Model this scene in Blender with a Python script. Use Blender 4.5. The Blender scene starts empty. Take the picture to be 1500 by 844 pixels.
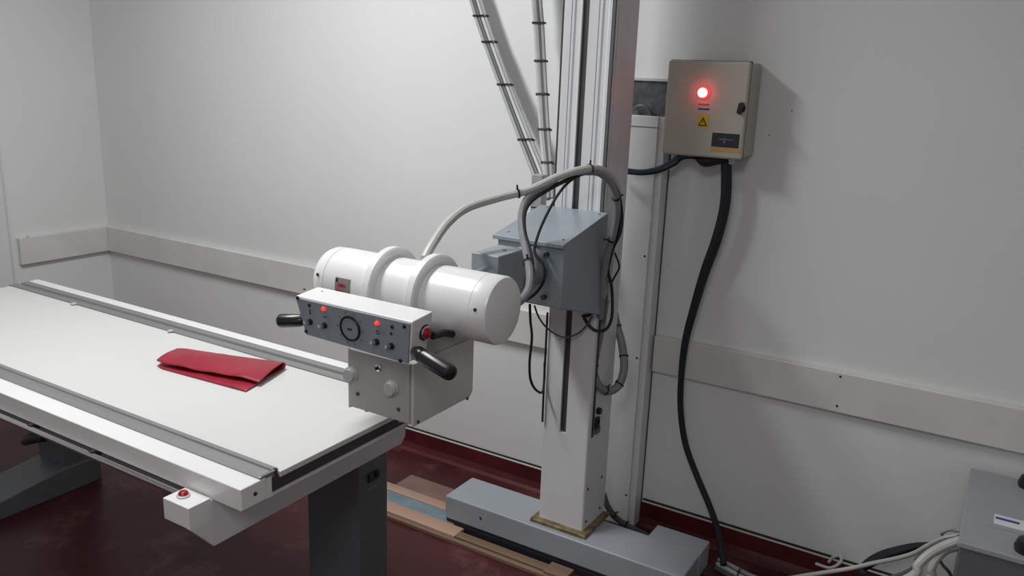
import bpy, bmesh, math, random
from mathutils import Vector, Matrix
random.seed(7)
S = bpy.context.scene
C = S.collection

# ------------------------------------------------------------------ camera
cam_d = bpy.data.cameras.new('camera')
cam = bpy.data.objects.new('camera', cam_d); C.objects.link(cam)
cam_d.sensor_fit = 'HORIZONTAL'; cam_d.sensor_width = 36.0
cam_d.lens = 36.0 * 1219.45 / 1500.0
cam_d.clip_start = 0.02
yaw, pitch, roll = -0.540927, -0.249266, 0.0378684
fw = Vector((math.sin(yaw)*math.cos(pitch), math.cos(yaw)*math.cos(pitch), math.sin(pitch)))
rt = Vector((math.cos(yaw), -math.sin(yaw), 0)); up = rt.cross(fw)
r2 = rt*math.cos(roll) + up*math.sin(roll); u2 = up*math.cos(roll) - rt*math.sin(roll)
m = Matrix((r2, u2, -fw)).transposed().to_4x4(); m.translation = Vector((0, 0, 1.6))
cam.matrix_world = m
S.camera = cam

# ------------------------------------------------------------------ world, ceiling light, added fill light, exposure
w = bpy.data.worlds.new('world'); S.world = w; w.use_nodes = True
w.node_tree.nodes['Background'].inputs[0].default_value = (0.05, 0.05, 0.052, 1)
w.node_tree.nodes['Background'].inputs[1].default_value = 1.0
def area(name, loc, sx, sy, power, col=(1, 1, 1)):
    d = bpy.data.lights.new(name, 'AREA'); d.shape = 'RECTANGLE'; d.size = sx; d.size_y = sy
    d.energy = power; d.color = col
    o = bpy.data.objects.new(name, d); C.objects.link(o); o.location = loc
    return o
area('ceiling_and_fill_light', (-2.10, 1.27, 2.70), 0.25, 1.1, 43, (0.975, 0.99, 0.985))
area('ceiling_and_fill_light', (-0.1, -0.8, 2.70), 0.6, 1.2, 25, (0.975, 0.99, 0.985))  # unseen fill lamp, added to lift the shadows
S.view_settings.view_transform = 'Standard'; S.view_settings.look = 'None'
S.view_settings.gamma = 1.0; S.view_settings.use_curve_mapping = False
S.view_settings.exposure = 0.0

# ------------------------------------------------------------------ materials
MAT = {}
def mat(name, col, rough=0.5, metal=0.0, var=0.06, nscale=6.0, bump=0.0, bscale=60.0, emit=None, estr=0.0, coat=0.0, stretch=None):
    mt = bpy.data.materials.new(name); mt.use_nodes = True
    nt = mt.node_tree; N = nt.nodes; L = nt.links
    b = N['Principled BSDF']
    b.inputs['Roughness'].default_value = rough; b.inputs['Metallic'].default_value = metal
    b.inputs['Coat Weight'].default_value = coat
    tc = N.new('ShaderNodeTexCoord'); nz = N.new('ShaderNodeTexNoise')
    nz.inputs['Scale'].default_value = nscale; nz.inputs['Detail'].default_value = 4
    src = tc.outputs['Object']
    if stretch:
        mp = N.new('ShaderNodeMapping'); mp.inputs['Scale'].default_value = stretch
        L.new(src, mp.inputs[0]); src = mp.outputs[0]
    L.new(src, nz.inputs['Vector'])
    rp = N.new('ShaderNodeValToRGB'); e = rp.color_ramp.elements
    e[0].position = 0.3; e[1].position = 0.7
    e[0].color = tuple(c*(1-var) for c in col) + (1,); e[1].color = tuple(min(1, c*(1+var)) for c in col) + (1,)
    L.new(nz.outputs['Fac'], rp.inputs[0]); L.new(rp.outputs[0], b.inputs['Base Color'])
    if bump > 0:
        n2 = N.new('ShaderNodeTexNoise'); n2.inputs['Scale'].default_value = bscale; n2.inputs['Detail'].default_value = 3
        L.new(src, n2.inputs['Vector'])
        bp = N.new('ShaderNodeBump'); bp.inputs['Strength'].default_value = bump; bp.inputs['Distance'].default_value = 0.004
        L.new(n2.outputs['Fac'], bp.inputs['Height']); L.new(bp.outputs[0], b.inputs['Normal'])
    if emit:
        b.inputs['Emission Color'].default_value = emit + (1,); b.inputs['Emission Strength'].default_value = estr
    MAT[name] = mt
    return mt
mat('wall_paint', (0.76, 0.766, 0.764), 0.55, var=0.03, nscale=1.2, bump=0.05, bscale=90)
mat('ceiling_paint', (0.85, 0.85, 0.85), 0.7)
mat('rail_paint', (0.68, 0.67, 0.65), 0.4, var=0.06, nscale=5, bump=0.04)
mat('skirting', (0.085, 0.012, 0.016), 0.35, var=0.25, nscale=9)
mat('dark_gap', (0.02, 0.015, 0.015), 0.7)
mat('white_enamel', (0.80, 0.80, 0.80), 0.28, var=0.02, coat=0.3)
mat('white_steel', (0.70, 0.70, 0.71), 0.32, var=0.03)
mat('table_laminate', (0.64, 0.64, 0.628), 0.38, var=0.015, nscale=3)
mat('blue_grey_enamel', (0.27, 0.31, 0.345), 0.36, var=0.05, bump=0.04, bscale=250)
mat('light_grey_enamel', (0.33, 0.355, 0.385), 0.36, var=0.05, bump=0.04, bscale=250)
mat('leg_grey', (0.11, 0.12, 0.13), 0.4, var=0.08)
mat('panel_grey', (0.23, 0.26, 0.295), 0.42, var=0.06)
mat('collimator_grey', (0.42, 0.42, 0.41), 0.42, var=0.05)
mat('collimator_shell', (0.60, 0.585, 0.555), 0.4, var=0.03)
mat('knob_grey', (0.50, 0.50, 0.50), 0.4, var=0.04)
mat('aluminium', (0.72, 0.73, 0.75), 0.26, 0.12, var=0.04, nscale=30, stretch=(1, 1, 0.03))
mat('brushed_rail', (0.27, 0.27, 0.27), 0.42, 0.4, var=0.08, nscale=60, stretch=(0.03, 1, 1))
mat('chrome', (0.75, 0.75, 0.76), 0.15, 1.0, var=0.03)
mat('black_plastic', (0.012, 0.012, 0.016), 0.3, var=0.1)
mat('black_rubber', (0.014, 0.014, 0.018), 0.55, var=0.15)
mat('dark_strip', (0.05, 0.047, 0.049), 0.6, var=0.15)
mat('hose_grey', (0.50, 0.495, 0.47), 0.45, var=0.05, nscale=20)
mat('hose_shaded', (0.20, 0.20, 0.215), 0.5, var=0.12, nscale=25)  # darker copy of the hose grey, shade put into the colour
mat('cable_grey', (0.33, 0.335, 0.345), 0.5, var=0.08, nscale=20)
mat('cable_dark', (0.09, 0.095, 0.105), 0.5, var=0.1)
mat('sleeve_black', (0.012, 0.012, 0.02), 0.75, var=0.3, nscale=25, bump=0.5, bscale=45)
mat('cable_blue', (0.03, 0.07, 0.11), 0.5)
mat('red_sheet', (0.30, 0.016, 0.035), 0.36, var=0.12, nscale=14, bump=0.25, bscale=30)
mat('red_button', (0.35, 0.008, 0.012), 0.25)
mat('red_led', (0.6, 0.02, 0.02), 0.3, emit=(1.0, 0.05, 0.04), estr=0.9)
mat('red_glow', (0.7, 0.03, 0.03), 0.3, emit=(1.0, 0.02, 0.03), estr=2.0)
mat('lamp_core', (0.9, 0.5, 0.5), 0.3, emit=(1.0, 0.07, 0.07), estr=18.0)
mat('brass_plate', (0.22, 0.17, 0.09), 0.4, 0.4, var=0.6, nscale=35)
mat('pink_wood', (0.42, 0.27, 0.20), 0.55, var=0.15, nscale=14, stretch=(0.08, 1, 1))
mat('raw_wood', (0.20, 0.125, 0.085), 0.6, var=0.2, nscale=14, stretch=(0.08, 1, 1))
mat('pinkish_patch', (0.21, 0.12, 0.105), 0.45, var=0.15, nscale=9)
mat('blue_paint', (0.17, 0.23, 0.27), 0.45, var=0.15, nscale=12)
mat('beige_enamel', (0.42, 0.40, 0.345), 0.38, var=0.03)
mat('sign_yellow', (0.55, 0.42, 0.03), 0.5)
mat('sign_orange', (0.50, 0.29, 0.09), 0.5)
mat('sign_black', (0.015, 0.015, 0.02), 0.5)
mat('sign_grey', (0.16, 0.16, 0.19), 0.5)
mat('sign_blue', (0.02, 0.05, 0.30), 0.5)
mat('sign_white', (0.78, 0.78, 0.80), 0.5)
mat('sign_red', (0.40, 0.03, 0.03), 0.5)
mat('plate_silver', (0.30, 0.27, 0.27), 0.4, 0.3, var=0.15, nscale=80)
mat('galvanised', (0.075, 0.08, 0.088), 0.5, 0.2, var=0.5, nscale=30)
mat('screw_steel', (0.06, 0.06, 0.065), 0.4, 0.5)
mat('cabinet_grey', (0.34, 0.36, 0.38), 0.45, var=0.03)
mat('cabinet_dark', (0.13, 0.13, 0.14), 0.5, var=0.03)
# worn red linoleum with pale scuffs
fl = mat('red_lino', (0.072, 0.017, 0.020), 0.30, var=0.3, nscale=2.2)
nt = fl.node_tree; N = nt.nodes; L = nt.links; b = N['Principled BSDF']
base = b.inputs['Base Color'].links[0].from_socket
tc = N.new('ShaderNodeTexCoord'); n3 = N.new('ShaderNodeTexNoise'); n3.inputs['Scale'].default_value = 5.5; n3.inputs['Detail'].default_value = 9; n3.inputs['Roughness'].default_value = 0.72
L.new(tc.outputs['Object'], n3.inputs['Vector'])
rp = N.new('ShaderNodeValToRGB'); rp.color_ramp.elements[0].position = 0.54; rp.color_ramp.elements[1].position = 0.80
L.new(n3.outputs['Fac'], rp.inputs[0])
mx = N.new('ShaderNodeMix'); mx.data_type = 'RGBA'; mx.inputs[7].default_value = (0.19, 0.10, 0.095, 1); b.inputs['Specular IOR Level'].default_value = 0.22
L.new(rp.outputs[0], mx.inputs[0]); L.new(base, mx.inputs[6]); L.new(mx.outputs[2], b.inputs['Base Color'])
mr = N.new('ShaderNodeMapRange'); mr.inputs[3].default_value = 0.2; mr.inputs[4].default_value = 0.5
L.new(n3.outputs['Fac'], mr.inputs[0]); L.new(mr.outputs[0], b.inputs['Roughness'])

# ------------------------------------------------------------------ mesh helpers (world coordinates in, object origin at its centre)
WP = {}
def link(name, bm, material, parent=None, smooth=False, bevel=0.0, seg=2, kind=None):
    bmesh.ops.remove_doubles(bm, verts=bm.verts, dist=1e-6)
    bmesh.ops.recalc_face_normals(bm, faces=bm.faces)
    vs = [v.co for v in bm.verts]
    lo = Vector((min(v.x for v in vs), min(v.y for v in vs), min(v.z for v in vs)))
    hi = Vector((max(v.x for v in vs), max(v.y for v in vs), max(v.z for v in vs)))
    c = (lo + hi)/2
    for v in bm.verts: v.co -= c
    me = bpy.data.meshes.new(name); bm.to_mesh(me); bm.free()
    me.materials.append(MAT[material])
    if smooth:
        for p in me.polygons: p.use_smooth = True
        me.set_sharp_from_angle(angle=math.radians(35))
    o = bpy.data.objects.new(name, me); C.objects.link(o)
    WP[o.name] = c
    if parent is not None:
        o.parent = parent; o.location = c - WP[parent.name]
    else: o.location = c
    if bevel > 0:
        md = o.modifiers.new('bevel', 'BEVEL'); md.width = bevel; md.segments = seg; md.limit_method = 'ANGLE'; md.angle_limit = math.radians(40); md.harden_normals = True
        for p in me.polygons: p.use_smooth = True
        me.set_sharp_from_angle(angle=math.radians(35))
    if kind: o['kind'] = kind
    return o
def thing(name, label, cat, loc, group=None):
    o = bpy.data.objects.new(name, None); C.objects.link(o); o.empty_display_size = 0.05
    o.location = loc; WP[o.name] = Vector(loc); o['label'] = label; o['category'] = cat
    if group: o['group'] = group
    return o
def tag(o, label, cat, group=None):
    o['label'] = label; o['category'] = cat
    if group: o['group'] = group
    return o
def add_box(bm, x0, x1, y0, y1, z0, z1):
    v = [bm.verts.new(p) for p in ((x0,y0,z0),(x1,y0,z0),(x1,y1,z0),(x0,y1,z0),(x0,y0,z1),(x1,y0,z1),(x1,y1,z1),(x0,y1,z1))]
    for f in ((0,3,2,1),(4,5,6,7),(0,1,5,4),(1,2,6,5),(2,3,7,6),(3,0,4,7)): bm.faces.new([v[i] for i in f])
def box(name, x0, x1, y0, y1, z0, z1, material, parent=None, bevel=0.0, kind=None, seg=2):
    bm = bmesh.new(); add_box(bm, x0, x1, y0, y1, z0, z1)
    return link(name, bm, material, parent, bevel=bevel, kind=kind, seg=seg)
def add_prism(bm, pts, axis, a, c):
    def P(p, t):
        return {'x': (t, p[0], p[1]), 'y': (p[0], t, p[1]), 'z': (p[0], p[1], t)}[axis]
    A = [bm.verts.new(P(p, a)) for p in pts]; B = [bm.verts.new(P(p, c)) for p in pts]
    bm.faces.new(A); bm.faces.new(B[::-1]); n = len(pts)
    for i in range(n): bm.faces.new((A[i], A[(i+1) % n], B[(i+1) % n], B[i]))
def prism(name, pts, axis, a, c, material, parent=None, bevel=0.0, kind=None):
    bm = bmesh.new(); add_prism(bm, pts, axis, a, c)
    return link(name, bm, material, parent, bevel=bevel, kind=kind)
def hexa(name, v8, material, parent=None, bevel=0.0):
    bm = bmesh.new(); v = [bm.verts.new(p) for p in v8]
    for f in ((0,3,2,1),(4,5,6,7),(0,1,5,4),(1,2,6,5),(2,3,7,6),(3,0,4,7)): bm.faces.new([v[i] for i in f])
    return link(name, bm, material, parent, bevel=bevel)
def frame_of(d):
    d = Vector(d).normalized(); a = Vector((0, 0, 1)) if abs(d.z) < 0.9 else Vector((1, 0, 0))
    u = d.cross(a).normalized(); return d, u, d.cross(u)
def add_lathe(bm, p0, d, prof, n=24, hole=False):
    """prof: (distance along d, radius) pairs; closed at both ends unless hole (then the profile is closed on itself)"""
    d, u, v = frame_of(d); p0 = Vector(p0); rings = []
    for t, r in prof:
        rings.append([bm.verts.new(p0 + d*t + (u*math.cos(2*math.pi*k/n) + v*math.sin(2*math.pi*k/n))*r) for k in range(n)])
    pr = list(zip(rings[:-1], rings[1:]))
    if hole: pr.append((rings[-1], rings[0]))
    for a, c in pr:
        for k in range(n): bm.faces.new((a[k], a[(k+1) % n], c[(k+1) % n], c[k]))
    if not hole: bm.faces.new(rings[0][::-1]); bm.faces.new(rings[-1])
def lathe(name, p0, d, prof, material, parent=None, n=24, hole=False):
    bm = bmesh.new(); add_lathe(bm, p0, d, prof, n, hole)
    return link(name, bm, material, parent, smooth=True)
def cyl(name, p0, p1, r, material, parent=None, n=20, ch=None):
    d = Vector(p1) - Vector(p0); l = d.length; ch = min(r, l)*0.12 if ch is None else ch
    return lathe(name, p0, d, [(0, r-ch), (ch, r), (l-ch, r), (l, r-ch)], material, parent, n)
def ring(name, p0, d, ri, ro, t, material, parent=None, n=32):
    return lathe(name, p0, d, [(0, ri), (0, ro-t*.15), (t*.15, ro), (t*.85, ro), (t, ro-t*.15), (t, ri)], material, parent, n, hole=True)
def spline(pts, k=8):
    P = [Vector(p) for p in pts]; P = [P[0]*2-P[1]] + P + [P[-1]*2-P[-2]]; out = []
    for i in range(1, len(P)-2):
        for j in range(k):
            t = j/k; a, b_, c, d = P[i-1], P[i], P[i+1], P[i+2]
            out.append(0.5*((2*b_) + (c-a)*t + (2*a-5*b_+4*c-d)*t*t + (3*b_-a-3*c+d)*t**3))
    out.append(P[-2]); return out
def add_tube(bm, pts, r, n=10, k=8, flat=1.0):
    q = spline(pts, k) if k > 1 else [Vector(p) for p in pts]
    rings = []; nrm = None
    for i, p in enumerate(q):
        t = (q[min(i+1, len(q)-1)] - q[max(i-1, 0)]).normalized()
        if nrm is None: nrm = frame_of(t)[1]
        nrm = (nrm - t*nrm.dot(t)).normalized(); bn = t.cross(nrm)
        rr = r(i/(len(q)-1)) if callable(r) else r
        rings.append([bm.verts.new(p + nrm*math.cos(2*math.pi*a/n)*rr + bn*math.sin(2*math.pi*a/n)*rr*flat) for a in range(n)])
    for a, c in zip(rings[:-1], rings[1:]):
        for j in range(n): bm.faces.new((a[j], a[(j+1) % n], c[(j+1) % n], c[j]))
    bm.faces.new(rings[0][::-1]); bm.faces.new(rings[-1])
def tube(name, pts, r, material, parent=None, n=10, k=8, flat=1.0):
    bm = bmesh.new(); add_tube(bm, pts, r, n, k, flat)
    return link(name, bm, material, parent, smooth=True)
def tie(p, d, r, parent, tail=0.012, tdir=(0, -0.4, 1)):
    """a cable tie: band, head block and cut tail"""
    bm = bmesh.new(); d = Vector(d).normalized(); p = Vector(p)
    add_lathe(bm, p - d*0.0025, d, [(0, r), (0, r+0.0016), (0.005, r+0.0016), (0.005, r)], 14, True)
    t = Vector(tdir); t = (t - d*t.dot(d)).normalized()
    add_tube(bm, [p + t*r, p + t*(r+tail)], 0.0026, 6, 1)
    return link('cable_tie', bm, 'black_plastic', parent)
def screw(p, d, r, parent, material='screw_steel', h=0.003):
    return lathe('screw', p, d, [(0, r), (h*.6, r), (h, r*.7)], material, parent, 10)

# ------------------------------------------------------------------ the room
D = 2.68; XL = -4.19; XR = 1.9; YF = -2.0; ZC = 2.75
def st(o): o['kind'] = 'structure'; return o
st(box('floor', XL-.1, XR+.1, YF-.1, D+.1, -0.08, 0.0, 'red_lino'))
st(box('ceiling', XL-.1, XR+.1, YF-.1, D+.1, ZC, ZC+.08, 'ceiling_paint'))
st(box('wall_back', XL-.1, XR+.1, D, D+.1, 0, ZC, 'wall_paint'))
for p in ((-0.6308, 2.68, 1.527), (-0.6911, 2.68, 1.45)): screw((p[0], D, p[2]), (0, -1, 0), 0.002, bpy.data.objects['wall_back'], 'dark_gap', 0.001)
st(box('wall_left', XL-.1, XL, YF, D, 0, ZC, 'wall_paint'))
st(box('wall_right', XR, XR+.1, YF, D, 0, ZC, 'wall_paint'))
st(box('wall_front', XL, XR, YF-.1, YF, 0, ZC, 'wall_paint'))
TR = 0.026
t1 = st(box('trim_1', XL+TR, -1.17, D-TR, D, 0.597, 0.733, 'rail_paint', bevel=0.004))
t2 = st(box('trim_2', -1.005, XR, D-TR, D, 0.604, 0.737, 'rail_paint', bevel=0.004))
for px in ((-0.3813, 2.654, 0.7241), (-0.3791, 2.654, 0.626)): screw((px[0], D-TR, px[2]), (0, -1, 0), 0.004, t2, 'dark_gap', 0.001)
t3 = st(box('trim_3', XL, XL+TR, 2.19, D-0.0, 0.597, 0.733, 'rail_paint', bevel=0.004))
screw((XL+TR*.5, 2.24, 0.733), (0, 0, 1), 0.006, t3, 'dark_gap', 0.002)
for nm, x0, x1 in (('baseboard_back', XL, -1.17), ('baseboard_back_right', -1.005, XR)):
    bb = st(prism(nm, [(D, 0), (D, 0.088), (D-.012, 0.088), (D-.014, 0.03), (D-.022, 0.008), (D-.036, 0.0)], 'x', x0, x1, 'skirting'))
    box('cap_strip', x0, x1, D-.013, D, 0.088, 0.0915, 'rail_paint', bb)
    box('gap_shade_line', x0, x1, D-.006, D, 0.0915, 0.0975, 'dark_gap', bb)  # dark strip painted in for the shadow gap above the baseboard
st(box('baseboard_left', XL, XL+.012, 2.13, D, 0, 0.09, 'skirting'))
# door frame on the left wall
dr = st(box('door_1', XL, XL+.04, 1.14, 2.03, 0.0, 2.06, 'white_steel', bevel=0.004))
box('frame_post', XL, XL+.09, 2.03, 2.115, 0, 2.14, 'white_steel', dr, bevel=0.012)
box('frame_post', XL, XL+.09, 1.055, 1.14, 0, 2.14, 'white_steel', dr, bevel=0.012)
box('frame_head', XL, XL+.09, 1.14, 2.03, 2.06, 2.14, 'white_steel', dr, bevel=0.006)
lathe('door_handle', (XL+.04, 1.21, 1.02), (1, 0, 0), [(0, .025), (.006, .025), (.01, .009), (.045, .009)], 'chrome', dr)

# ------------------------------------------------------------------ examination table
ZT = 0.75; X0 = -3.24; X1 = -1.27
T = thing('examination_table', 'long white X-ray examination table with grey side rails and dark grey pedestal legs', 'table', (-2.25, 1.4, 0))
box('tabletop', X0+.01, X1+.004, 1.161, 1.648, ZT-.014, ZT, 'table_laminate', T, bevel=0.002)
fb = box('front_beam', X0, X1, 1.056, 1.125, ZT-.051, ZT, 'white_enamel', T, bevel=0.003)
screw((X1, 1.093, ZT-.024), (1, 0, 0), 0.0045, fb, 'screw_steel')
# grey extruded front profile: flat band and raised inner lip
fr = prism('front_rail', [(1.110, ZT-.01), (1.110, ZT+.003), (1.147, ZT+.003), (1.149, ZT+.007), (1.161, ZT+.007), (1.161, ZT-.01)], 'x', X0, X1-.002, 'brushed_rail', T)
bm = bmesh.new(); add_tube(bm, [(X1-.003, 1.112, ZT+.005), (X1-.003, 1.158, ZT+.005)], 0.0028, 8, 1); link('end_clip', bm, 'chrome', fr, smooth=True)
lathe('rail_stop', (X1-.004, 1.154, ZT-.008), (0, 0, 1), [(0, .0045), (.015, .0045), (.017, .003)], 'screw_steel', fr, 12)
box('back_beam', X0, X1, 1.722, 1.762, ZT-.051, ZT+.004, 'white_enamel', T, bevel=0.003)
br = prism('back_rail', [(1.648, ZT-.01), (1.648, ZT+.003), (1.676, ZT+.003), (1.679, ZT-.004), (1.692, ZT-.004), (1.695, ZT+.003), (1.722, ZT+.003), (1.722, ZT-.01)], 'x', X0, X1-.006, 'brushed_rail', T)
for p in ((-2.808, 1.638, 0.753), (-2.278, 1.642, 0.753)): box('rail_mark', p[0]-.008, p[0]+.008, p[1]-.006, p[1]+.01, ZT+.002, ZT+.008, 'knob_grey', br, bevel=0.002)
box('corner_filler', X1-.06, X1-.0005, 1.125, 1.141, ZT-.051, ZT-.004, 'white_enamel', T)
# right end: dark strip drawn for the shaded recess in the white end beam
box('end_beam', X1-.05, X1-.002, 1.125, 1.74, ZT-.051, ZT-.015, 'white_steel', T)
box('end_strip', X1-.003, X1+.001, 1.140, 1.70, ZT-.040, ZT-.008, 'dark_strip', T, bevel=0.001)
box('far_end_beam', X0, X0+.05, 1.125, 1.722, ZT-.051, ZT-.015, 'white_steel', T)
# end plates with a sloping nose
ep = [(1.054, 0.589), (1.695, 0.589), (1.712, 0.606), (1.718, 0.70), (1.052, 0.70), (1.052, 0.6565), (0.9955, 0.6565)]
prism('end_plate', ep, 'x', -1.375, -1.36, 'white_steel', T, bevel=0.002)
prism('end_plate', ep, 'x', X0+.08, X0+.095, 'white_steel', T, bevel=0.002)
screw((-1.36, 1.083, 0.685), (1, 0, 0), 0.0045, T)
box('frame_beam', X0+.09, -1.375, 1.10, 1.15, 0.655, 0.70, 'leg_grey', T)
box('frame_beam', X0+.09, -1.375, 1.64, 1.70, 0.60, 0.70, 'white_steel', T)
# stop switch box
sb = box('switch_box', -1.443, -1.36, 0.9955, 1.052, 0.6565, 0.7055, 'white_enamel', T, bevel=0.0015)
bc = (-1.414, 1.025, 0.705)
lathe('button_collar', (bc[0], bc[1], 0.705), (0, 0, 1), [(0, .0145), (.003, .0145), (.005, .0115)], 'knob_grey', sb, 20)
lathe('stop_button', (bc[0], bc[1], 0.7095), (0, 0, 1), [(0, .0105), (.003, .0108), (.007, .0082), (.0085, .003)], 'red_button', sb, 20)
# grab bar and lower tray edge along the front
cyl('grab_bar', (X0+.1, 1.046, 0.689), (-1.376, 1.046, 0.689), 0.0078, 'chrome', T, 12)
box('tray_edge', X0+.1, -1.376, 1.070, 1.095, 0.662, 0.690, 'brushed_rail', T)
for x in ((-2.038, 1.078, 0.6892)[0], (-1.778, 1.078, 0.6837)[0], -2.9): box('bar_bracket', x-.006, x+.006, 1.044, 1.072, 0.685, 0.699, 'screw_steel', T)
tube('lock_lever', [(-2.216, 1.12, 0.5773), (-2.187, 1.12, 0.5935), (-2.151, 1.12, 0.607), (-2.114, 1.12, 0.615)], lambda u: .011+.005*math.sin(math.pi*u), 'black_rubber', T, 12, 8)
# pedestals
def pedestal(x0, x1):
    p = box('pedestal', x0, x1, 1.615, 1.742, 0.0, 0.60, 'leg_grey', T, bevel=0.004)
    prism('foot', [(1.742, 0.0), (1.615, 0.0), (1.16, 0.0), (1.16, 0.04), (1.615, 0.10), (1.742, 0.10)], 'x', x0+.002, x1+.02, 'leg_grey', T, bevel=0.004)
    box('top_bracket', x0, x1, 1.14, 1.742, 0.585, 0.64, 'leg_grey', T)
    return p
p1 = pedestal(-1.65, -1.45); p2 = pedestal(-3.10, -2.92)
sw = (-1.45, 1.676, 0.4717)
box('switch_plate', -1.45, -1.444, sw[1]-.022, sw[1]+.022, sw[2]-.014, sw[2]+.014, 'black_plastic', p1, bevel=0.002)
box('rocker', -1.444, -1.438, sw[1]+.004, sw[1]+.018, sw[2]-.006, sw[2]+.012, 'black_rubber', p1, bevel=0.002)
box('rating_label', -1.45, -1.4492, sw[1]-.022, sw[1]+.018, sw[2]-.042, sw[2]-.030, 'sign_grey', p1)

# ------------------------------------------------------------------ folded red sheet on the table
def lerp(a, c, t): return Vector(a)*(1-t) + Vector(c)*t
A = (-2.03, 1.408, 0.752); B = (-1.681, 1.431, 0.752); Cc = (-1.729, 1.616, 0.752); Dd = (-2.089, 1.531, 0.752)
A2 = (-2.04, 1.413, 0.765); B2 = (-1.683, 1.48, 0.762)
bm = bmesh.new(); nu, nv = 36, 24; G = []
for i in range(nu+1):
    u = i/nu; row = []
    bf = lerp(A, B, u); bk = lerp(Dd, Cc, u); tf = lerp(A2, B2, u)
    for j in range(nv+1):
        v = j/nv
        wr = 0.0018*math.sin(9*u+7*v) + 0.0012*math.sin(23*u-5*v)
        if v < 0.45:
            s = v/0.45; p = bf.lerp(bk, s); z = 0.7525 + abs(wr)*0.6 + 0.004*math.sin(math.pi*s)*(0.4+0.6*u)
        elif v < 0.55:
            s = (v-0.45)/0.1; p = bk + (bk-bf).normalized()*0.006*math.sin(math.pi*s); z = 0.7535 + s*(0.013+0.006*u*u)
        else:
            s = (v-0.55)/0.45; p = bk.lerp(tf, s); z = 0.7665 + 0.006*u*u*(1-s) + 0.008*math.sin(math.pi*s*0.8)*(0.5+0.5*math.sin(3*u+.4)) - 0.007*s*s*(1-.4*u) + wr
        if u < 0.10:                                   # rounded left end
            q = 1-u/0.10; p = p + (lerp(A2, Dd, .5) - p)*0.16*q*q
        row.append(bm.verts.new((p.x, p.y, z)))
    G.append(row)
for i in range(nu):
    for j in range(nv): bm.faces.new((G[i][j], G[i+1][j], G[i+1][j+1], G[i][j+1]))
o = link('folded_sheet', bm, 'red_sheet', smooth=True)
md = o.modifiers.new('thickness', 'SOLIDIFY'); md.thickness = 0.0016; md.offset = 1
tag(o, 'folded crimson red plastic sheet lying on the white table top', 'sheet')

# ------------------------------------------------------------------ floor track
K = thing('floor_track', 'pink wooden floor track with a grey blue metal strip under the tube stand', 'track', (-2.4, 2.25, 0))
box('wood_strip', -3.9, -1.50, 2.166, 2.228, 0.0, 0.020, 'pink_wood', K, bevel=0.002)
box('wood_strip', -1.50, -1.13, 2.170, 2.206, 0.0, 0.019, 'raw_wood', K, bevel=0.002)
box('metal_strip', -3.9, -1.55, 2.228, 2.293, 0.0, 0.018, 'blue_paint', K)
box('wood_strip', -3.9, -0.5, 2.293, 2.340, 0.0, 0.022, 'pink_wood', K, bevel=0.002)
box('under_base_shade', -1.55, -0.5, 2.232, 2.293, 0.0, 0.0222, 'black_rubber', K)  # black stretch in place of the metal strip, as shade under the base
box('wood_edge', -3.9, -1.08, 2.148, 2.166, 0.0, 0.014, 'raw_wood', K, bevel=0.002)
box('wood_offcut', -1.135, -1.05, 2.155, 2.218, 0.0, 0.026, 'raw_wood', K, bevel=0.003)
o = box('floor_patch', -1.93, -1.62, 2.345, 2.47, 0.0, 0.004, 'pinkish_patch', bevel=0.001)  # thin flat slab, pinker and paler than the floor
tag(o, 'thin pinkish patch on the floor behind the wooden track', 'board')

# ------------------------------------------------------------------ tube stand
CX0, CX1, CY0, CY1 = -1.228, -1.060, 2.280, 2.448
Q = thing('tube_stand', 'tall white and grey X-ray tube stand with column, carriage and white tube head', 'x-ray machine', (-1.145, 2.36, 0))
bs = prism('base', [(2.235, .03), (2.41, .03), (2.41, .12), (2.235, .12)], 'x', -1.592, -0.69, 'light_grey_enamel', Q, bevel=0.006)
box('motor_cover', -0.875, -0.688, 2.39, 2.492, 0.03, 0.121, 'light_grey_enamel', bs, bevel=0.006)
box('base_gap_shade', -1.585, -0.71, 2.2362, 2.40, 0.0225, 0.032, 'black_rubber', bs)  # black filler gives the shadow gap below the base
sp = (-1.436, 2.235, 0.0795); screw((sp[0], 2.235, sp[2]), (0, -1, 0), 0.005, bs)
bp = box('base_plate', CX0-.02, CX1+.022, CY0-.024, CY1+.0, 0.12, 0.133, 'brass_plate', Q, bevel=0.002)
# column: notched aluminium extrusion above, plain white cover below
W_ = CX1-CX0
def colprof(seams, groove):
    x = lambda f: CX0 + W_*f
    pts = [(CX0, CY1), (CX0, CY0+.004), (CX0+.004, CY0)]
    def notch(f, wd, dp):
        pts.extend([(x(f)-wd/2, CY0), (x(f)-wd/2, CY0+dp), (x(f)+wd/2, CY0+dp), (x(f)+wd/2, CY0)])
    if seams: notch(.17, .003, .006); pts.extend([(x(.22), CY0), (x(.25), CY0+.004), (x(.33), CY0+.004), (x(.35), CY0)])
    if groove: notch(.44, .023, .022)
    if seams: notch(.70, .003, .006); pts.extend([(x(.76), CY0), (x(.79), CY0+.004), (x(.86), CY0+.004), (x(.89), CY0)])
    pts.extend([(CX1-.010, CY0), (CX1-.010, CY0+.010), (CX1, CY0+.010)] if seams else [(CX1-.004, CY0), (CX1, CY0+.004)])
    if seams: pts.extend([(CX1, CY0+.022), (CX1-.004, CY0+.022), (CX1-.004, CY0+.026), (CX1, CY0+.026)])
    pts.append((CX1, CY1))
    return pts
cl = prism('column', colprof(True, True), 'z', 0.90, ZC-.01, 'aluminium', Q)
prism('column_cover', colprof(False, True), 'z', 0.464, 0.90, 'white_steel', Q)
cc = prism('column_cover', colprof(False, False), 'z', 0.133, 0.464, 'white_steel', Q)
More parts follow.
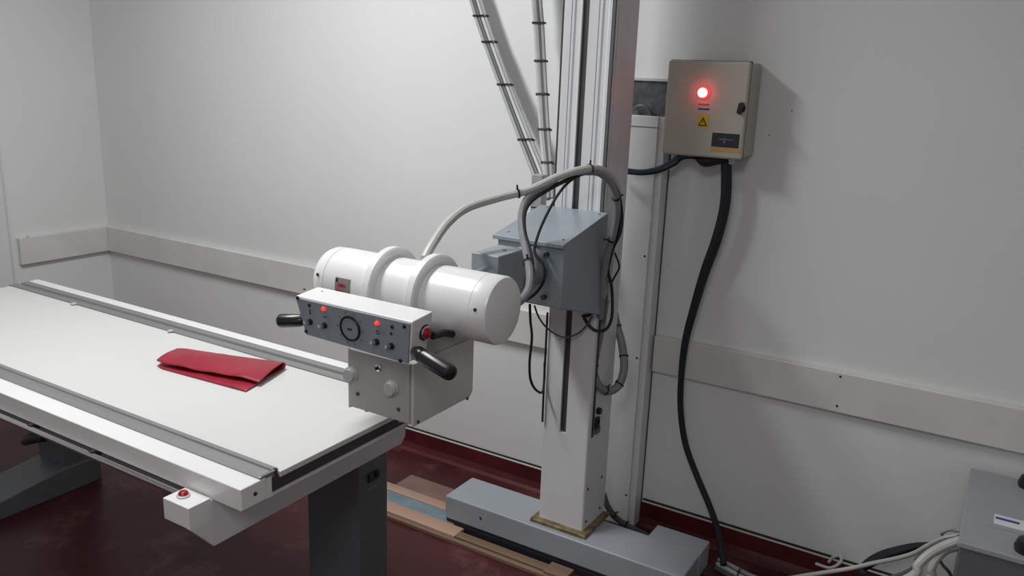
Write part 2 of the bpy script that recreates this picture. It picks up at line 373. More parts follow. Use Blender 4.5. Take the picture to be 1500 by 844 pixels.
for p in ((-1.06, 2.408, 0.279), (-1.06, 2.303, 0.2779), (-1.06, 2.408, 0.1621), (-1.06, 2.303, 0.1591)): screw((CX1, p[1], p[2]), (1, 0, 0), 0.005, cc)
box('groove_lining', CX0+W_*.44-.0115, CX0+W_*.44+.0115, CY0+.008, CY0+.0221, 0.47, ZC-.02, 'dark_strip', Q)
box('edge_strip', CX0-.004, CX0, CY0+.001, CY0+.014, 1.20, ZC-.02, 'dark_strip', Q)  # narrow dark strip down the left edge of the column
box('corner_trim', CX1-.0098, CX1-.001, CY0+.001, CY0+.011, 1.20, ZC-.02, 'leg_grey', Q)
ss = box('side_slot_shade', CX1-.002, CX1+.001, 2.302, 2.318, 0.462, 0.90, 'dark_strip', Q)  # no slot is cut; dark strip stands for the shaded recess
s2 = (-1.055, 2.337, 0.5476)
cyl('limit_knob', (CX1, s2[1], s2[2]), (CX1+.014, s2[1], s2[2]), 0.0115, 'black_plastic', Q, 16)
cyl('limit_stem', (CX1, s2[1]-.004, s2[2]-.036), (CX1+.010, s2[1]-.004, s2[2]-.036), 0.008, 'chrome', Q, 12)
box('limit_switch', CX1, CX1+.010, s2[1]-.016, s2[1]+.006, s2[2]-.060, s2[2]-.020, 'black_rubber', Q, bevel=0.002)
box('limit_bracket', CX1, CX1+.008, s2[1]-.014, s2[1]+.018, s2[2]-.080, s2[2]-.058, 'leg_grey', Q, bevel=0.002)
# carriage: wedge that grows towards the column
XA, XB = -1.262, -1.042
ca = hexa('carriage', [(XA,2.01,.968),(XB,2.01,.968),(XB,2.285,.888),(XA,2.285,.888),(XA,2.01,1.152),(XB,2.01,1.152),(XB,2.285,1.208),(XA,2.285,1.208)], 'blue_grey_enamel', Q, bevel=0.004)
hexa('top_lip', [(XA-.012,2.0,1.142),(XB+.001,2.0,1.142),(XB+.001,2.28,1.199),(XA-.012,2.28,1.199),(XA-.012,2.0,1.154),(XB+.001,2.0,1.154),(XB+.001,2.28,1.211),(XA-.012,2.28,1.211)], 'blue_grey_enamel', ca, bevel=0.002)
sl = (1.208-1.152)/.275
for x in (XA+.02, XB-.02):
    for y in (2.035, 2.26): screw((x, y, 1.156+(y-2.01)*sl), (0, -.2, 1), 0.004, ca, 'plate_silver')
for p in ((XB-.054, 1.120), (XB-.056, 0.995)): cyl('bolt', (p[0], 2.012, p[1]), (p[0], 1.998, p[1]), 0.0075, 'screw_steel', ca, 12)
cbk = box('cable_bracket', -1.325, -1.285, 2.30, 2.335, 1.19, 1.30, 'cable_grey', Q, bevel=0.003)
box('bracket_arm', -1.325, CX0-.010, 2.30, 2.335, 1.16, 1.20, 'cable_grey', Q, bevel=0.003)
# arm: turning disc, square block, neck
AX, AZ = -1.150, 1.080
cyl('turning_disc', (AX, 2.012, AZ), (AX, 1.955, AZ), 0.058, 'blue_grey_enamel', Q, 32, 0.004)
cyl('arm_shaft', (AX, 1.96, AZ), (AX, 1.90, AZ), 0.045, 'blue_grey_enamel', Q, 24)
ab = box('arm_block', AX-.043, AX+.043, 1.772, 1.905, AZ-.075, AZ+.07, 'blue_grey_enamel', Q, bevel=0.004)
screw((AX+.01, 1.85, AZ+.07), (0, 0, 1), 0.006, ab, 'plate_silver')
lathe('neck', (AX+.01, 1.775, AZ), (0, -1, 0), [(0, .038), (.02, .038), (.025, .035), (.12, .035), (.125, .042), (.19, .042)], 'blue_grey_enamel', Q, 28)
# tube housing
TX0, TX1, TY, TZ, TRD = -1.432, -0.919, 1.500, 1.099, 0.0775
L_ = TX1-TX0
th = lathe('tube_housing', (TX0, TY, TZ), (1, 0, 0), [(0, .055), (.004, .064), (.012, .0715), (.024, .0765), (.045, TRD-.0005), (.046, TRD-.002), (.048, TRD-.002), (.049, TRD), (L_-.045, TRD), (L_-.044, TRD-.001), (L_-.043, TRD), (L_-.008, TRD), (L_-.002, TRD-.003), (L_, TRD-.008)], 'white_enamel', Q, 64)
for x in (-1.235, -1.110): ring('trunnion_ring', (x-.011, TY, TZ), (1, 0, 0), TRD-.002, 0.1005, 0.024, 'white_enamel', Q, 64)
def onside(x, ang, r=TRD): return (x, TY - r*math.cos(ang), TZ + r*math.sin(ang))
for x, a in ((TX0+.03, .28), (TX1-.026, .20)):
    p = onside(x, a); screw(p, (0, -math.cos(a), math.sin(a)), 0.0042, th)
# curved rating plate
bm = bmesh.new(); rows = []
for k in range(7):
    a = -0.30 + 0.62*k/6; rows.append([bm.verts.new(onside(x, a, TRD+.0006)) for x in (-1.345, -1.297)])
for r0, r1 in zip(rows[:-1], rows[1:]): bm.faces.new((r0[0], r0[1], r1[1], r1[0]))
rpz = link('rating_plate', bm, 'plate_silver', th)
def plate_patch(x0, x1, a0, a1, material):
    bm = bmesh.new(); rows = []
    for k in range(4):
        a = a0 + (a1-a0)*k/3; rows.append([bm.verts.new(onside(x, a, TRD+.0012)) for x in (x0, x1)])
    for r0, r1 in zip(rows[:-1], rows[1:]): bm.faces.new((r0[0], r0[1], r1[1], r1[0]))
    link('print_mark', bm, material, rpz)
plate_patch(-1.342, -1.336, .18, .29, 'sign_black'); plate_patch(-1.335, -1.312, .04, .15, 'sign_red'); plate_patch(-1.327, -1.317, .07, .11, 'sign_black'); plate_patch(-1.340, -1.318, -.10, -.05, 'sign_red')
# collimator
KX0, KX1, KY0, KY1, KZ0, KZ1 = -1.252, -1.060, 1.362, 1.597, 0.836, 0.984
co = box('collimator', KX0+.002, KX1-.004, KY0+.003, KY1-.002, KZ0+.002, KZ1, 'collimator_shell', Q, bevel=0.003)
prism('side_cover', [(KY0, KZ0), (KY1-.012, KZ0), (KY1, KZ0+.014), (KY1, KZ1), (KY0, KZ1)], 'x', KX1-.006, KX1, 'collimator_shell', co, bevel=0.002)
prism('side_cover', [(KY0, KZ0), (KY1-.012, KZ0), (KY1, KZ0+.014), (KY1, KZ1), (KY0, KZ1)], 'x', KX0, KX0+.005, 'collimator_shell', co, bevel=0.002)
fp = box('face_plate', KX0+.005, KX1-.010, KY0-.002, KY0+.004, KZ0+.006, KZ1-.002, 'collimator_grey', co, bevel=0.001)
for p in ((-1.22, 1.36, 0.8782), (-1.1, 1.36, 0.8694)): screw((p[0], KY0-.002, p[2]), (0, -1, 0), 0.0045, fp)
for p in ((-1.234, 1.36, 0.9217), (-1.114, 1.36, 0.9165)):
    k_ = lathe('field_knob', (p[0]-.004, KY0-.002, p[2]), (0, -1, 0), [(0, .019), (.004, .019), (.005, .0165), (.013, .0155), (.015, .014)], 'knob_grey', co, 24)
p = (-1.157, 1.36, 0.9553)
lm = lathe('light_switch', (p[0], KY0-.002, p[2]), (0, -1, 0), [(0, .0085), (.003, .0085), (.004, .006)], 'chrome', co, 16)
box('switch_paddle', p[0]-.004, p[0]+.002, KY0-.012, KY0-.004, p[2]-.003, p[2]+.004, 'black_plastic', lm, bevel=0.001)
for p in ((-1.06, 1.378, 0.8438), (-1.06, 1.572, 0.8366)): screw((KX1, p[1], p[2]), (1, 0, 0), 0.004, co)
for x in (KX0+.04, KX1-.05): cyl('foot_stud', (x, KY0+.02, KZ0+.002), (x, KY0+.02, KZ0-.006), 0.006, 'knob_grey', co, 10)
hexa('hood', [(KX0+.006,KY0+.02,KZ1),(KX1-.006,KY0+.02,KZ1),(KX1-.006,KY1-.006,KZ1),(KX0+.006,KY1-.006,KZ1),(KX0+.05,TY-.055,1.034),(KX1-.045,TY-.055,1.034),(KX1-.045,TY+.055,1.034),(KX0+.05,TY+.055,1.034)], 'collimator_grey', co, bevel=0.003)
# control console
cs = hexa('console', [(-1.308,1.288,1.020),(-1.012,1.288,1.020),(-1.020,1.352,1.020),(-1.320,1.352,1.020),(-1.330,1.282,1.110),(-1.002,1.282,1.110),(-1.002,1.352,1.117),(-1.330,1.352,1.117)], 'white_enamel', Q, bevel=0.003)
ptsf = [(-1.326, 1.106), (-1.006, 1.106), (-1.015, 1.016), (-1.303, 1.024)]
bm = bmesh.new()
fa = [bm.verts.new((x, 1.278 + (1.11-z)*.07, z)) for x, z in ptsf]; fb_ = [bm.verts.new((x, 1.283 + (1.11-z)*.07, z)) for x, z in ptsf]
bm.faces.new(fa[::-1]); bm.faces.new(fb_)
for i in range(4): bm.faces.new((fa[i], fa[(i+1) % 4], fb_[(i+1) % 4], fb_[i]))
fpl = link('front_panel', bm, 'panel_grey', cs, bevel=0.001)
def onp(p): return Vector((p[0], 1.278 + (1.11-p[2])*.07, p[2]))
nF = Vector((0, -1, -.07)).normalized()
for p in ((-1.319, 1.28, 1.107), (-1.02, 1.28, 1.098), (-1.301, 1.28, 1.032), (-1.034, 1.28, 1.02)): screw(onp(p), nF, 0.0045, fpl, 'black_plastic')
for p in ((-1.285, 1.28, 1.096), (-1.052, 1.28, 1.091)): screw(onp(p), nF, 0.0042, fpl, 'black_plastic')
for p in ((-1.241, 1.28, 1.096), (-1.091, 1.28, 1.092)): lathe('indicator_lamp', onp(p), nF, [(0, .0050), (.003, .0050), (.006, .004), (.0075, .002)], 'red_led', cs, 14)
for p in ((-1.286, 1.28, 1.057), (-1.243, 1.28, 1.057), (-1.096, 1.28, 1.049), (-1.056, 1.28, 1.048)):
    q = onp(p); tg = lathe('toggle_switch', q, nF, [(0, .0075), (.003, .0075), (.004, .005), (.008, .005)], 'black_plastic', cs, 14)
    tube('toggle_lever', [q + nF*.006, q + nF*.012 + Vector((-.001, 0, .002)), q + nF*.017 + Vector((-.002, 0, .003))], 0.0042, 'chrome', tg, 8, 2)
dc = onp((-1.168, 1.28, 1.065))
dl = ring('angle_dial', dc, nF, 0.0245, 0.0285, 0.004, 'black_plastic', cs, 40)
lathe('dial_face', dc, nF, [(0, .0245), (.0012, .0245)], 'panel_grey', cs, 32)
box('dial_mark', dc.x-.007, dc.x+.004, dc.y-.003, dc.y-.001, dc.z-.004, dc.z, 'sign_black', dl)
def mark(x, z, wd, ht): box('print_mark', x-wd/2, x+wd/2, 1.2772+(1.11-z)*.07, 1.279+(1.11-z)*.07, z-ht/2, z+ht/2, 'sign_black', fpl)
for p, wd, ht in (((-1.285, 1.28, 1.081), .0025, .012), ((-1.242, 1.28, 1.077), .010, .0016), ((-1.056, 1.28, 1.075), .006, .006)): mark(p[0], p[2], wd, ht)
p = onp((-1.092, 1.28, 1.071)); ring('print_ring', p, nF, .0035, .005, .0006, 'sign_black', fpl, 16)
for k in range(10):
    a = k*math.pi/5; mark(dc.x + .036*math.cos(a), dc.z + .036*math.sin(a), .0022, .0022)
p = (-1.006, 1.328, 1.076)
lathe('button_collar', (-1.008, p[1], p[2]), (1, 0, -.05), [(0, .0175), (.004, .0175), (.005, .015)], 'black_plastic', cs, 24)
lathe('button_bezel', (-1.004, p[1], p[2]), (1, 0, -.05), [(0, .015), (.003, .015), (.004, .0125)], 'chrome', cs, 24)
lathe('stop_button', (-1.001, p[1], p[2]), (1, 0, -.05), [(0, .0115), (.004, .0118), (.007, .0095), (.0085, .005)], 'red_button', cs, 24)
for hs, p0 in ((1, Vector((-1.004, 1.292, 1.045))), (-1, Vector((-1.318, 1.292, 1.052)))):
    d = Vector((hs*.93, -.24 if hs > 0 else -.28, -.12)).normalized()
    hd = lathe('handle', p0, d, [(0, .0105), (.006, .0125), (.010, .0150), (.030, .0160), (.032, .0150), (.034, .0172), (.112, .0172), (.119, .015), (.122, .010)] if hs > 0 else [(0, .0115), (.006, .0145), (.05, .0160), (.058, .0155), (.064, .010)], 'black_plastic', cs, 24)
tube('console_lead', [(-1.002, 1.352, 1.063), (-1.009, 1.4, 1.056), (-1.015, 1.44, 1.042)], 0.0085, 'black_rubber', cs, 10)
for x, y in ((-1.344, 1.323, 1.112)[:2], (-1.297, 1.331, 1.115)[:2]): screw((x, y, 1.1125), (0, 0, 1), 0.003, cs)

# ------------------------------------------------------------------ cables on the stand
def cable(name, label, pts, r, material, ties=(), n=10, flat=1.0, tr=None, tail=0.012):
    q = spline(pts, 8); lo = min(q, key=lambda v: v.z)
    t = thing(name, label, 'cable', lo)
    tube('cable_sheath', pts, r, material, t, n, 8, flat)
    for i in ties:
        j = int(i*(len(q)-1)); j = max(1, min(len(q)-2, j))
        tie(q[j], q[j+1]-q[j-1], tr or (r if not callable(r) else r(.5)), t, tail)
    return t
cable('high_voltage_hose', 'grey hose arching from top of tube head over the carriage and down the column',
  [(-1.184, 1.56, 1.169), (-1.19, 1.6, 1.198), (-1.206, 1.68, 1.235), (-1.215, 1.78, 1.262), (-1.183, 1.88, 1.282), (-1.127, 1.95, 1.303), (-1.075, 2.02, 1.339), (-1.031, 2.08, 1.357), (-1.019, 2.18, 1.347), (-1.016, 2.27, 1.297), (-1.02, 2.31, 1.222), (-1.037, 2.33, 1.146), (-1.05, 2.34, 1.074), (-1.059, 2.35, 0.9981), (-1.063, 2.36, 0.9171)],
  0.0110, 'hose_grey', (.335, .52), tr=0.0125)
cable('high_voltage_hose', 'grey hose looping from behind right end of tube head up to the column',
  [(-0.963, 1.6, 1.082), (-0.9612, 1.64, 1.085), (-0.9689, 1.69, 1.102), (-0.9959, 1.74, 1.133), (-1.043, 1.8, 1.165), (-1.092, 1.86, 1.204), (-1.12, 1.9, 1.246), (-1.125, 1.94, 1.282), (-1.099, 1.99, 1.313), (-1.074, 2.05, 1.345), (-1.035, 2.09, 1.349), (-1.008, 2.14, 1.342), (-0.9882, 2.19, 1.299), (-0.9865, 2.22, 1.236), (-1.001, 2.24, 1.163), (-1.021, 2.25, 1.092), (-1.034, 2.26, 1.019), (-1.04, 2.27, 0.94), (-1.048, 2.29, 0.8769)],
  0.0100, 'hose_shaded', (.20, .70, .80), tr=0.0125)
cable('grey_hose_loop', 'grey hose bundle tied in a U loop beside the column below the carriage',
  [(-1.056, 2.33, 0.9246), (-1.064, 2.33, 0.8329), (-1.072, 2.32, 0.742), (-1.073, 2.32, 0.6814), (-1.055, 2.33, 0.6355), (-1.031, 2.36, 0.6152), (-1.012, 2.39, 0.6342), (-1.012, 2.42, 0.6847), (-1.038, 2.45, 0.7496), (-1.072, 2.47, 0.8119), (-1.099, 2.48, 0.8854)], 0.0135, 'hose_shaded', (.25, .47, .6, .76, .89), tr=0.0145)  # dark tone stands for the carriage's shade on this loop
cable('black_cable', 'thin black cable arching in front of the column above the carriage',
  [(-1.121, 1.92, 0.9923), (-1.087, 1.935, 1.022), (-1.064, 1.94, 1.064), (-1.071, 1.945, 1.104), (-1.109, 1.96, 1.132), (-1.112, 1.98, 1.175), (-1.1, 2, 1.229), (-1.081, 2.03, 1.289), (-1.062, 2.07, 1.327), (-1.037, 2.12, 1.343), (-1.01, 2.18, 1.333), (-0.9882, 2.22, 1.288), (-0.9837, 2.25, 1.221), (-0.9926, 2.27, 1.16), (-1.016, 2.28, 1.109)], 0.0042, 'black_rubber', (), 8)
cable('black_cable', 'black cable tied inside the grey hose loop beside the arm block',
  [(-0.9713, 1.62, 1.076), (-0.9598, 1.65, 1.088), (-0.9894, 1.74, 1.122), (-1.03, 1.8, 1.163), (-1.086, 1.86, 1.208), (-1.11, 1.9, 1.251), (-1.111, 1.94, 1.278), (-1.091, 2, 1.306), (-1.065, 2.06, 1.329), (-1.034, 2.13, 1.346), (-1.008, 2.2, 1.323), (-0.9957, 2.25, 1.264), (-0.9971, 2.27, 1.19), (-1.02, 2.28, 1.102), (-1.035, 2.28, 1.026), (-1.043, 2.27, 0.9482), (-1.068, 2.26, 0.8957), (-1.086, 2.255, 0.8847)], 0.0058, 'black_rubber', (), 8)
cable('black_cable', 'thick black cable hanging in a short U at lower right of the carriage',
  [(-1.1, 2.265, 0.8841), (-1.079, 2.27, 0.8534), (-1.054, 2.28, 0.8356), (-1.031, 2.3, 0.8419), (-1.02, 2.31, 0.8775), (-1.026, 2.32, 0.9319), (-1.034, 2.32, 0.9855), (-1.049, 2.32, 1.027), (-1.044, 2.32, 1.078)], 0.0052, 'black_rubber', (.78,), 8)
cable('black_cable', 'thin black cable bulging out to the right of the column at carriage height',
  [(-1.045, 2.33, 1.098), (-1.036, 2.35, 1.065), (-1.028, 2.36, 1.03), (-1.044, 2.36, 0.9919), (-1.059, 2.35, 0.9377), (-1.058, 2.35, 0.8794), (-1.057, 2.34, 0.8364)], 0.003, 'black_rubber', (), 8)
cable('black_cable', 'black cable hanging in a long loop below the carriage left of the column',
  [(-1.231, 2.16, 0.9171), (-1.232, 2.17, 0.8617), (-1.224, 2.17, 0.8074), (-1.234, 2.18, 0.7235), (-1.234, 2.19, 0.6628), (-1.226, 2.21, 0.6235), (-1.222, 2.25, 0.6001), (-1.227, 2.27, 0.6285), (-1.228, 2.27, 0.6994)], 0.0043, 'black_rubber', (), 8)
cable('black_cable', 'straight black cable hanging along the left edge of the column',
  [(-1.228, 2.272, 0.8661), (-1.228, 2.272, 0.7692), (-1.228, 2.272, 0.6276), (-1.227, 2.272, 0.4875)], 0.0038, 'black_rubber', (), 8)
cable('grey_lead', 'thin dark grey lead drooping across the column under the carriage',
  [(-1.22, 2.17, 0.9126), (-1.212, 2.19, 0.8697), (-1.195, 2.22, 0.83), (-1.153, 2.24, 0.8061), (-1.11, 2.25, 0.821), (-1.083, 2.26, 0.8505), (-1.067, 2.27, 0.8846)], 0.003, 'cable_dark', (), 8)
# flat cable bundles hanging from the ceiling
def bundle(label, ptsL, ptsR, mats, rr, ties):
    t = thing('cable_bundle', label, 'cables', ptsL[-1], 'tied cable bundles above the carriage')
    n = len(mats)
    for i, mm in enumerate(mats):
        f = i/(n-1); tube('cable', [lerp(a, c, f) for a, c in zip(ptsL, ptsR)], rr, mm, t, 8, 6)
    qL, qR = spline(ptsL, 8), spline(ptsR, 8)
    for s in ties:
        j = max(1, min(len(qL)-2, int(s*(len(qL)-1)))); a, c = qL[j], qR[j]; e = (c-a).normalized()
        bm = bmesh.new(); dd = (qL[j+1]-qL[j-1]).normalized(); nn = dd.cross(e).normalized(); h = rr+.0022
        loop = []
        for k in range(12):
            an = 2*math.pi*k/12; ctr = c if math.cos(an) > 0 else a
            loop.append(ctr + e*math.cos(an)*h + nn*math.sin(an)*h)
        for k in range(12):
            p, q = loop[k], loop[(k+1) % 12]
            v = [bm.verts.new(x) for x in (p-dd*.003, q-dd*.003, q+dd*.003, p+dd*.003)]; bm.faces.new(v)
        o = link('cable_tie', bm, 'black_plastic', t); md = o.modifiers.new('t', 'SOLIDIFY'); md.thickness = .0025; md.offset = 1
        hb = c + e*h; add = bmesh.new(); add_tube(add, [hb - nn*.004, hb + e*.003 - nn*.005], .0036, 6, 1); link('tie_head', add, 'black_plastic', t)
bundle('flat bundle of grey cables slanting down from upper left to the carriage',
  [(-2.047, 2.62, 2.456), (-1.791, 2.6, 1.887), (-1.734, 2.59, 1.764), (-1.608, 2.56, 1.544), (-1.503, 2.52, 1.386), (-1.411, 2.47, 1.272), (-1.331, 2.4, 1.209)],
  [(-2.001, 2.62, 2.451), (-1.747, 2.6, 1.886), (-1.69, 2.59, 1.764), (-1.565, 2.56, 1.545), (-1.459, 2.52, 1.389), (-1.371, 2.47, 1.281), (-1.313, 2.4, 1.211)],
  ('cable_grey', 'cable_dark', 'hose_grey', 'cable_grey'), 0.0064, (.265, .375, .49, .68, .86))
bundle('flat bundle of grey cables hanging almost straight down left of the column',
  [(-1.595, 2.6, 2.403), (-1.513, 2.58, 1.88), (-1.497, 2.58, 1.764), (-1.459, 2.55, 1.584), (-1.412, 2.5, 1.427), (-1.364, 2.45, 1.308), (-1.321, 2.4, 1.214)],
  [(-1.566, 2.6, 2.4), (-1.484, 2.58, 1.879), (-1.467, 2.58, 1.764), (-1.43, 2.55, 1.585), (-1.383, 2.5, 1.429), (-1.338, 2.45, 1.31), (-1.3, 2.4, 1.216)],
  ('hose_grey', 'cable_grey', 'cable_dark', 'cable_grey'), 0.0062, (.33, .44, .555, .68, .83))

# ------------------------------------------------------------------ wall trunking, wall plate
V = thing('cable_trunking', 'white vertical wall trunking behind the column reaching down to the floor', 'trunking', (-1.09, 2.65, 0))
box('trunking_body', -1.17, -1.012, D-.06, D, 0.0, 1.487, 'white_steel', V, bevel=0.003)
cv = box('trunking_cover', -1.17, -1.034, D-.072, D-.06, 0.0, 1.49, 'white_steel', V, bevel=0.003)
box('cover_joint', -1.172, -1.032, D-.0735, D-.071, 1.452, 1.455, 'sign_grey', cv)
for p in ((-1.02, 2.61, 1.023), (-1.025, 2.61, 0.6578), (-1.036, 2.61, 0.1278)): screw((min(p[0], -1.045), D-.072, p[2]), (0, -1, 0), 0.004, cv)
box('edge_seal', -1.013, -1.0095, D-.007, D-.001, 0.0, 1.487, 'dark_strip', V)
P_ = thing('wall_plate', 'dark mottled metal plate on wall between the column and the enclosure', 'plate', (-1.1, D, 1.50))
box('plate_face', -1.19, -0.99, D-.006, D, 1.487, 1.600, 'galvanised', P_)
box('plate_rim', -1.19, -0.99, D-.014, D, 1.600, 1.610, 'knob_grey', P_, bevel=0.002)
cable('grey_cable', 'thick dark cable curling out of the top of wall trunking',
  [(-1.145, 2.655, 1.507), (-1.124, 2.65, 1.519), (-1.099, 2.65, 1.516), (-1.084, 2.652, 1.497), (-1.081, 2.655, 1.474)], 0.006, 'cable_dark', (), 8)

# ------------------------------------------------------------------ electrical enclosure on the wall
E_ = thing('electrical_enclosure', 'beige metal electrical enclosure with glowing red lamp on the back wall', 'enclosure', (-0.86, D, 1.375))
ex0, ex1, ez0, ez1, ey = -0.992, -0.732, 1.376, 1.667, 2.545
box('enclosure_body', ex0+.006, ex1-.002, ey+.014, D, ez0+.006, ez1-.002, 'beige_enamel', E_, bevel=0.010, seg=4)
ed = box('enclosure_door', ex0, ex1, ey, ey+.018, ez0, ez1, 'beige_enamel', E_, bevel=0.009, seg=4)
box('door_gasket', ex0+.003, ex1-.001, ey+.017, ey+.0205, ez0+.003, ez1+.0015, 'dark_strip', E_, bevel=0.001)
p = (-0.8694, 2.54, 1.572)
lathe('lamp_bezel', (p[0], ey, p[2]), (0, -1, 0), [(0, .0185), (.006, .0185), (.008, .016)], 'red_glow', ed, 28)
lathe('lamp_lens', (p[0], ey-.006, p[2]), (0, -1, 0), [(0, .0145), (.008, .0145), (.015, .011), (.019, .005)], 'lamp_core', ed, 28)
p = (-0.7467, 2.54, 1.531)
lk = lathe('lock_base', (p[0], ey, p[2]), (0, -1, 0), [(0, .012), (.004, .012), (.006, .010)], 'black_plastic', ed, 18)
prism('lock_handle', [(p[0]-.011, p[2]-.014), (p[0]+.001, p[2]-.019), (p[0]+.011, p[2]+.012), (p[0]+.006, p[2]+.019), (p[0]-.007, p[2]+.016)], 'y', ey-.018, ey-.004, 'black_plastic', ed, bevel=0.003)
p = (-0.8633, 2.54, 1.486)
ws = box('warning_sign', p[0]-.017, p[0]+.017, ey-.0012, ey, p[2]-.020, p[2]+.020, 'sign_yellow', ed)
tri = [(p[0]-.0145, p[2]-.014), (p[0]+.0145, p[2]-.014), (p[0], p[2]+.014)]; tin = [(p[0]-.0085, p[2]-.0105), (p[0]+.0085, p[2]-.0105), (p[0], p[2]+.006)]
prism('warning_triangle', tri, 'y', ey-.0018, ey-.0011, 'sign_black', ws); prism('triangle_field', tin, 'y', ey-.0023, ey-.0017, 'sign_yellow', ws)
prism('bolt_mark', [(p[0]+.001, p[2]+.0045), (p[0]-.003, p[2]-.002), (p[0]-.0002, p[2]-.002), (p[0]-.0015, p[2]-.009), (p[0]+.003, p[2]-.0005), (p[0]+.0003, p[2]-.0005)], 'y', ey-.0028, ey-.0022, 'sign_black', ws)
p = (-0.8639, 2.54, 1.537); box('text_strip', p[0]-.020, p[0]+.016, ey-.0008, ey, p[2]-.002, p[2]+.002, 'sign_red', ed)
p = (-0.8625, 2.54, 1.523); box('text_strip', p[0]-.020, p[0]+.016, ey-.0008, ey, p[2]-.0025, p[2]+.0025, 'sign_blue', ed)
p = (-0.7869, 2.54, 1.433)
npl = box('name_plate', p[0]-.043, p[0]+.042, ey-.0015, ey, p[2]-.021, p[2]+.021, 'sign_black', ed)
box('print_mark', p[0]-.02, p[0]+.022, ey-.002, ey-.001, p[2]+.001, p[2]+.004, 'sign_grey', npl); box('print_mark', p[0]-.006, p[0]-.001, ey-.002, ey-.001, p[2]-.009, p[2]+.007, 'sign_grey', npl)
box('orange_strip', p[0]-.046, p[0]+.046, ey-.0012, ey, p[2]-.035, p[2]-.023, 'sign_orange', ed)
for x in (ex0+.03, ex1-.05): cyl('cable_gland', (x, 2.60, ez0+.008), (x, 2.60, ez0-.018), 0.014, 'knob_grey', E_, 14)
# sleeve and leads below
def rsl(u): return 0.0205 if u < .25 else 0.0205 - 0.0075*min(1, (u-.25)/.25)
sl_ = thing('cable_sleeve', 'black fabric cable sleeve hanging from the enclosure down to the floor', 'cable', (-0.75, 2.6, 0))
tube('sleeve', [(-0.799, 2.6, 1.387), (-0.7906, 2.6, 1.326), (-0.7866, 2.605, 1.228), (-0.8037, 2.61, 1.115), (-0.8349, 2.615, 0.9956), (-0.8585, 2.615, 0.8748), (-0.8781, 2.615, 0.7512), (-0.8831, 2.62, 0.6259), (-0.8744, 2.62, 0.5025), (-0.8443, 2.615, 0.3844), (-0.7906, 2.6, 0.2896), (-0.7332, 2.585, 0.2025), (-0.69, 2.56, 0.1402), (-0.6639, 2.54, 0.0866), (-0.6374, 2.5, 0.0446)], rsl, 'sleeve_black', sl_, 14, 8, 0.8)
tube('sleeve_collar', [(-0.8882, 2.585, 1.374), (-0.8584, 2.58, 1.362), (-0.8315, 2.59, 1.37), (-0.7958, 2.6, 1.377), (-0.7604, 2.61, 1.383)], lambda u: .011+.015*math.sin(math.pi*min(1, u*1.1)), 'sleeve_black', sl_, 10, 6, .8)
cable('blue_black_lead', 'dark blue black lead sagging from the enclosure to behind the column',
  [(-0.8047, 2.6, 1.378), (-0.868, 2.59, 1.38), (-0.9318, 2.58, 1.373), (-0.965, 2.575, 1.353), (-1.005, 2.57, 1.328), (-1.051, 2.55, 1.315), (-1.104, 2.54, 1.315), (-1.149, 2.54, 1.318)], 0.0062, 'cable_blue', (), 8)
cable('black_lead', 'black lead running just below the blue lead behind the column',
  [(-0.8512, 2.61, 1.367), (-0.9293, 2.6, 1.366), (-0.9623, 2.595, 1.341), (-1.01, 2.59, 1.315), (-1.058, 2.57, 1.304), (-1.112, 2.56, 1.304), (-1.157, 2.56, 1.307)], 0.005, 'black_rubber', (), 8)
cable('dark_hose', 'dark ribbed hose behind the foot of the column running into floor corner',
  [(-1.069, 2.455, 0.191), (-1.056, 2.47, 0.1404), (-1.038, 2.5, 0.0925), (-1.011, 2.53, 0.0572), (-0.9785, 2.55, 0.0368), (-0.9361, 2.58, 0.0093)], 0.011, 'cable_dark', (.35, .6), 10)

# ------------------------------------------------------------------ grey generator cabinet
G_ = thing('generator_cabinet', 'low grey metal cabinet with blue striped label at right against the wall', 'cabinet', (.4, 2.4, 0))
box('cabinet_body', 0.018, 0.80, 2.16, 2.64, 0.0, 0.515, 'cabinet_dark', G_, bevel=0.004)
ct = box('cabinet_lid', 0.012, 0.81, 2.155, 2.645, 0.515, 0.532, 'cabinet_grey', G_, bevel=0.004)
lb = box('label_plate', 0.072, 0.20, 2.285, 2.372, 0.532, 0.5335, 'cabinet_grey', ct)
box('label_card', 0.083, 0.16, 2.305, 2.362, 0.5335, 0.5345, 'sign_white', lb); box('blue_stripe', 0.086, 0.140, 2.334, 2.346, 0.5345, 0.535, 'sign_blue', lb)
for x, y in ((.162, 2.60), (.160, 2.20)): lathe('corner_knob', (x, y, .532), (0, 0, 1), [(0, .030), (.012, .032), (.03, .026), (.034, .020)], 'black_plastic', ct, 20)

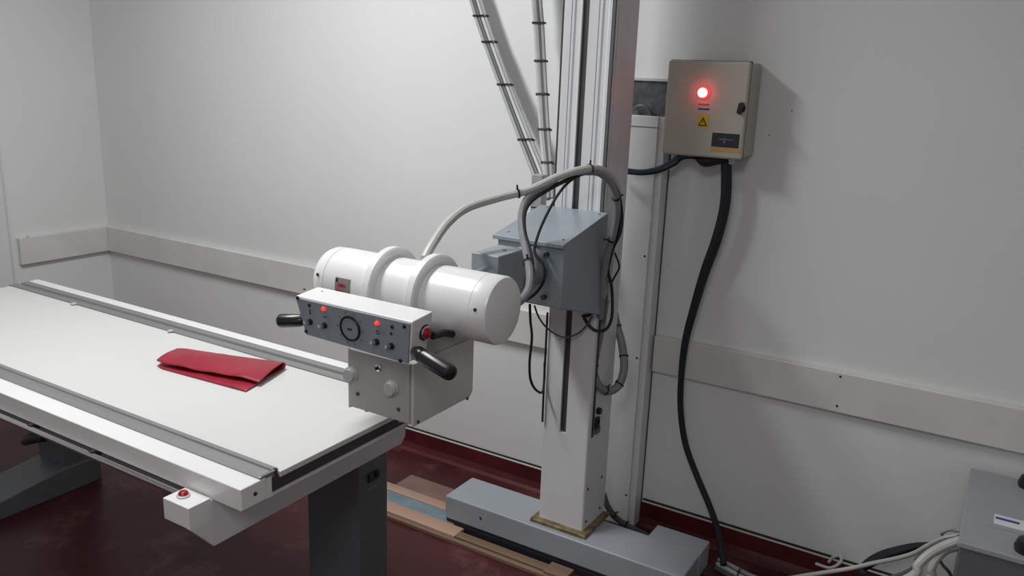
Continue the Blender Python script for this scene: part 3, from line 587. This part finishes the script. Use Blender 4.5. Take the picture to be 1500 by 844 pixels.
# ------------------------------------------------------------------ cables on the floor at right
fc = [
 ('grey_cable', 'thick pale grey cable bending from the cabinet side down to floor, frontmost', [(.03,2.33,.455), (0.014, 2.33, 0.4454), (-0.015, 2.32, 0.4259), (-0.0458, 2.3, 0.4006), (-0.0677, 2.28, 0.3701), (-0.0798, 2.27, 0.3337), (-.22,2.24,.20), (-.24,2.22,.02)], 0.0125, 'hose_grey'),
 ('grey_cable', 'second thick grey cable from the cabinet side bending down beside the frontmost one', [(.03,2.36,.44), (0.0165, 2.36, 0.4148), (-0.0087, 2.35, 0.4006), (-0.0273, 2.34, 0.3741), (-0.0368, 2.33, 0.3424), (-0.0386, 2.33, 0.3081), (-.13,2.32,.15), (-.14,2.3,.02)], 0.0105, 'hose_grey'),
 ('grey_cable', 'grey cable leaving the cabinet side and trailing left along the skirting', [(.03,2.42,.43), (0.0121, 2.42, 0.4168), (-0.0253, 2.43, 0.3883), (-0.0591, 2.45, 0.3449), (-0.0905, 2.47, 0.2993), (-0.1382, 2.49, 0.2538), (-0.1914, 2.5, 0.2154), (-0.2544, 2.5, 0.1734), (-0.3367, 2.48, 0.1368), (-0.4312, 2.46, 0.0928)], 0.0065, 'hose_grey'),
 ('dark_cable', 'dark grey cable arching from the cabinet above the pale cables', [(.03,2.39,.455), (0.0128, 2.39, 0.4255), (-0.0175, 2.39, 0.4045), (-0.05, 2.39, 0.3699), (-0.075, 2.39, 0.3266), (-0.087, 2.39, 0.2875), (-.20,2.39,.17), (-.21,2.38,.02)], 0.0075, 'cable_dark'),
 ('grey_cable', 'short thin grey cable arching out of the cabinet, topmost', [(.03,2.50,.41), (0.0103, 2.5, 0.3921), (-0.0086, 2.5, 0.39), (-0.0244, 2.5, 0.3781), (-0.03, 2.51, 0.3626)], 0.005, 'cable_grey'),
 ('black_cable', 'thin black cable slanting down under the pale cables beside the cabinet', [(-0.03, 2.42, 0.3445), (-0.0225, 2.4, 0.3404), (-0.01, 2.38, 0.3363), (0.0055, 2.36, 0.3337), (0.0185, 2.35, 0.3188)], 0.0042, 'black_rubber')]
for nm, lbt, pts, r, mm in fc: cable(nm, lbt, pts, r, mm, (), 10)
o = tube('cable_sleeve', [(-0.0592, 2.56, 0.2963), (-0.0937, 2.57, 0.27), (-0.1369, 2.57, 0.2384), (-0.1754, 2.57, 0.2081), (-0.2108, 2.56, 0.1743), (-0.2244, 2.54, 0.1513), (-0.1839, 2.5, 0.1598)], lambda u: .008+.016*math.sin(math.pi*min(1, u*1.05)), 'sleeve_black', None, 12, 6, .7)
tag(o, 'bulging black cable sleeve lying below the wall left of the cabinet', 'cable')
bl = thing('cable_bundle', 'tied bundle of grey cables lying on the floor along the skirting', 'cables', (-.5, 2.52, 0))
for i, (dz, dy, mm) in enumerate(((.020, 0, 'hose_grey'), (.009, .017, 'cable_grey'), (.009, -.012, 'cable_dark'), (.028, .018, 'cable_grey'))):
    tube('cable', [(-.67,2.54+dy,dz*.8), (-.62,2.52+dy,dz), (-.55,2.50+dy,dz), (-.47,2.50+dy,dz), (-.40,2.51+dy,dz+.004*i), (-.32,2.51+dy,dz+.01), (-.24,2.48+dy,dz+.005), (-.1,2.42+dy,dz)], 0.0075, mm, bl, 10, 8)
for x in (-.585, -.405): tie((x, 2.506, .018), (1, 0, .02), .024, bl, .006)
cable('grey_cable', 'thin grey cable curled into a small loop at the skirting', [(-0.3674, 2.6, 0.0959), (-0.3215, 2.59, 0.1031), (-0.295, 2.6, 0.1274), (-0.3, 2.62, 0.1374), (-0.3211, 2.63, 0.1221), (-0.333, 2.63, 0.0977)], 0.005, 'hose_grey', (), 8)
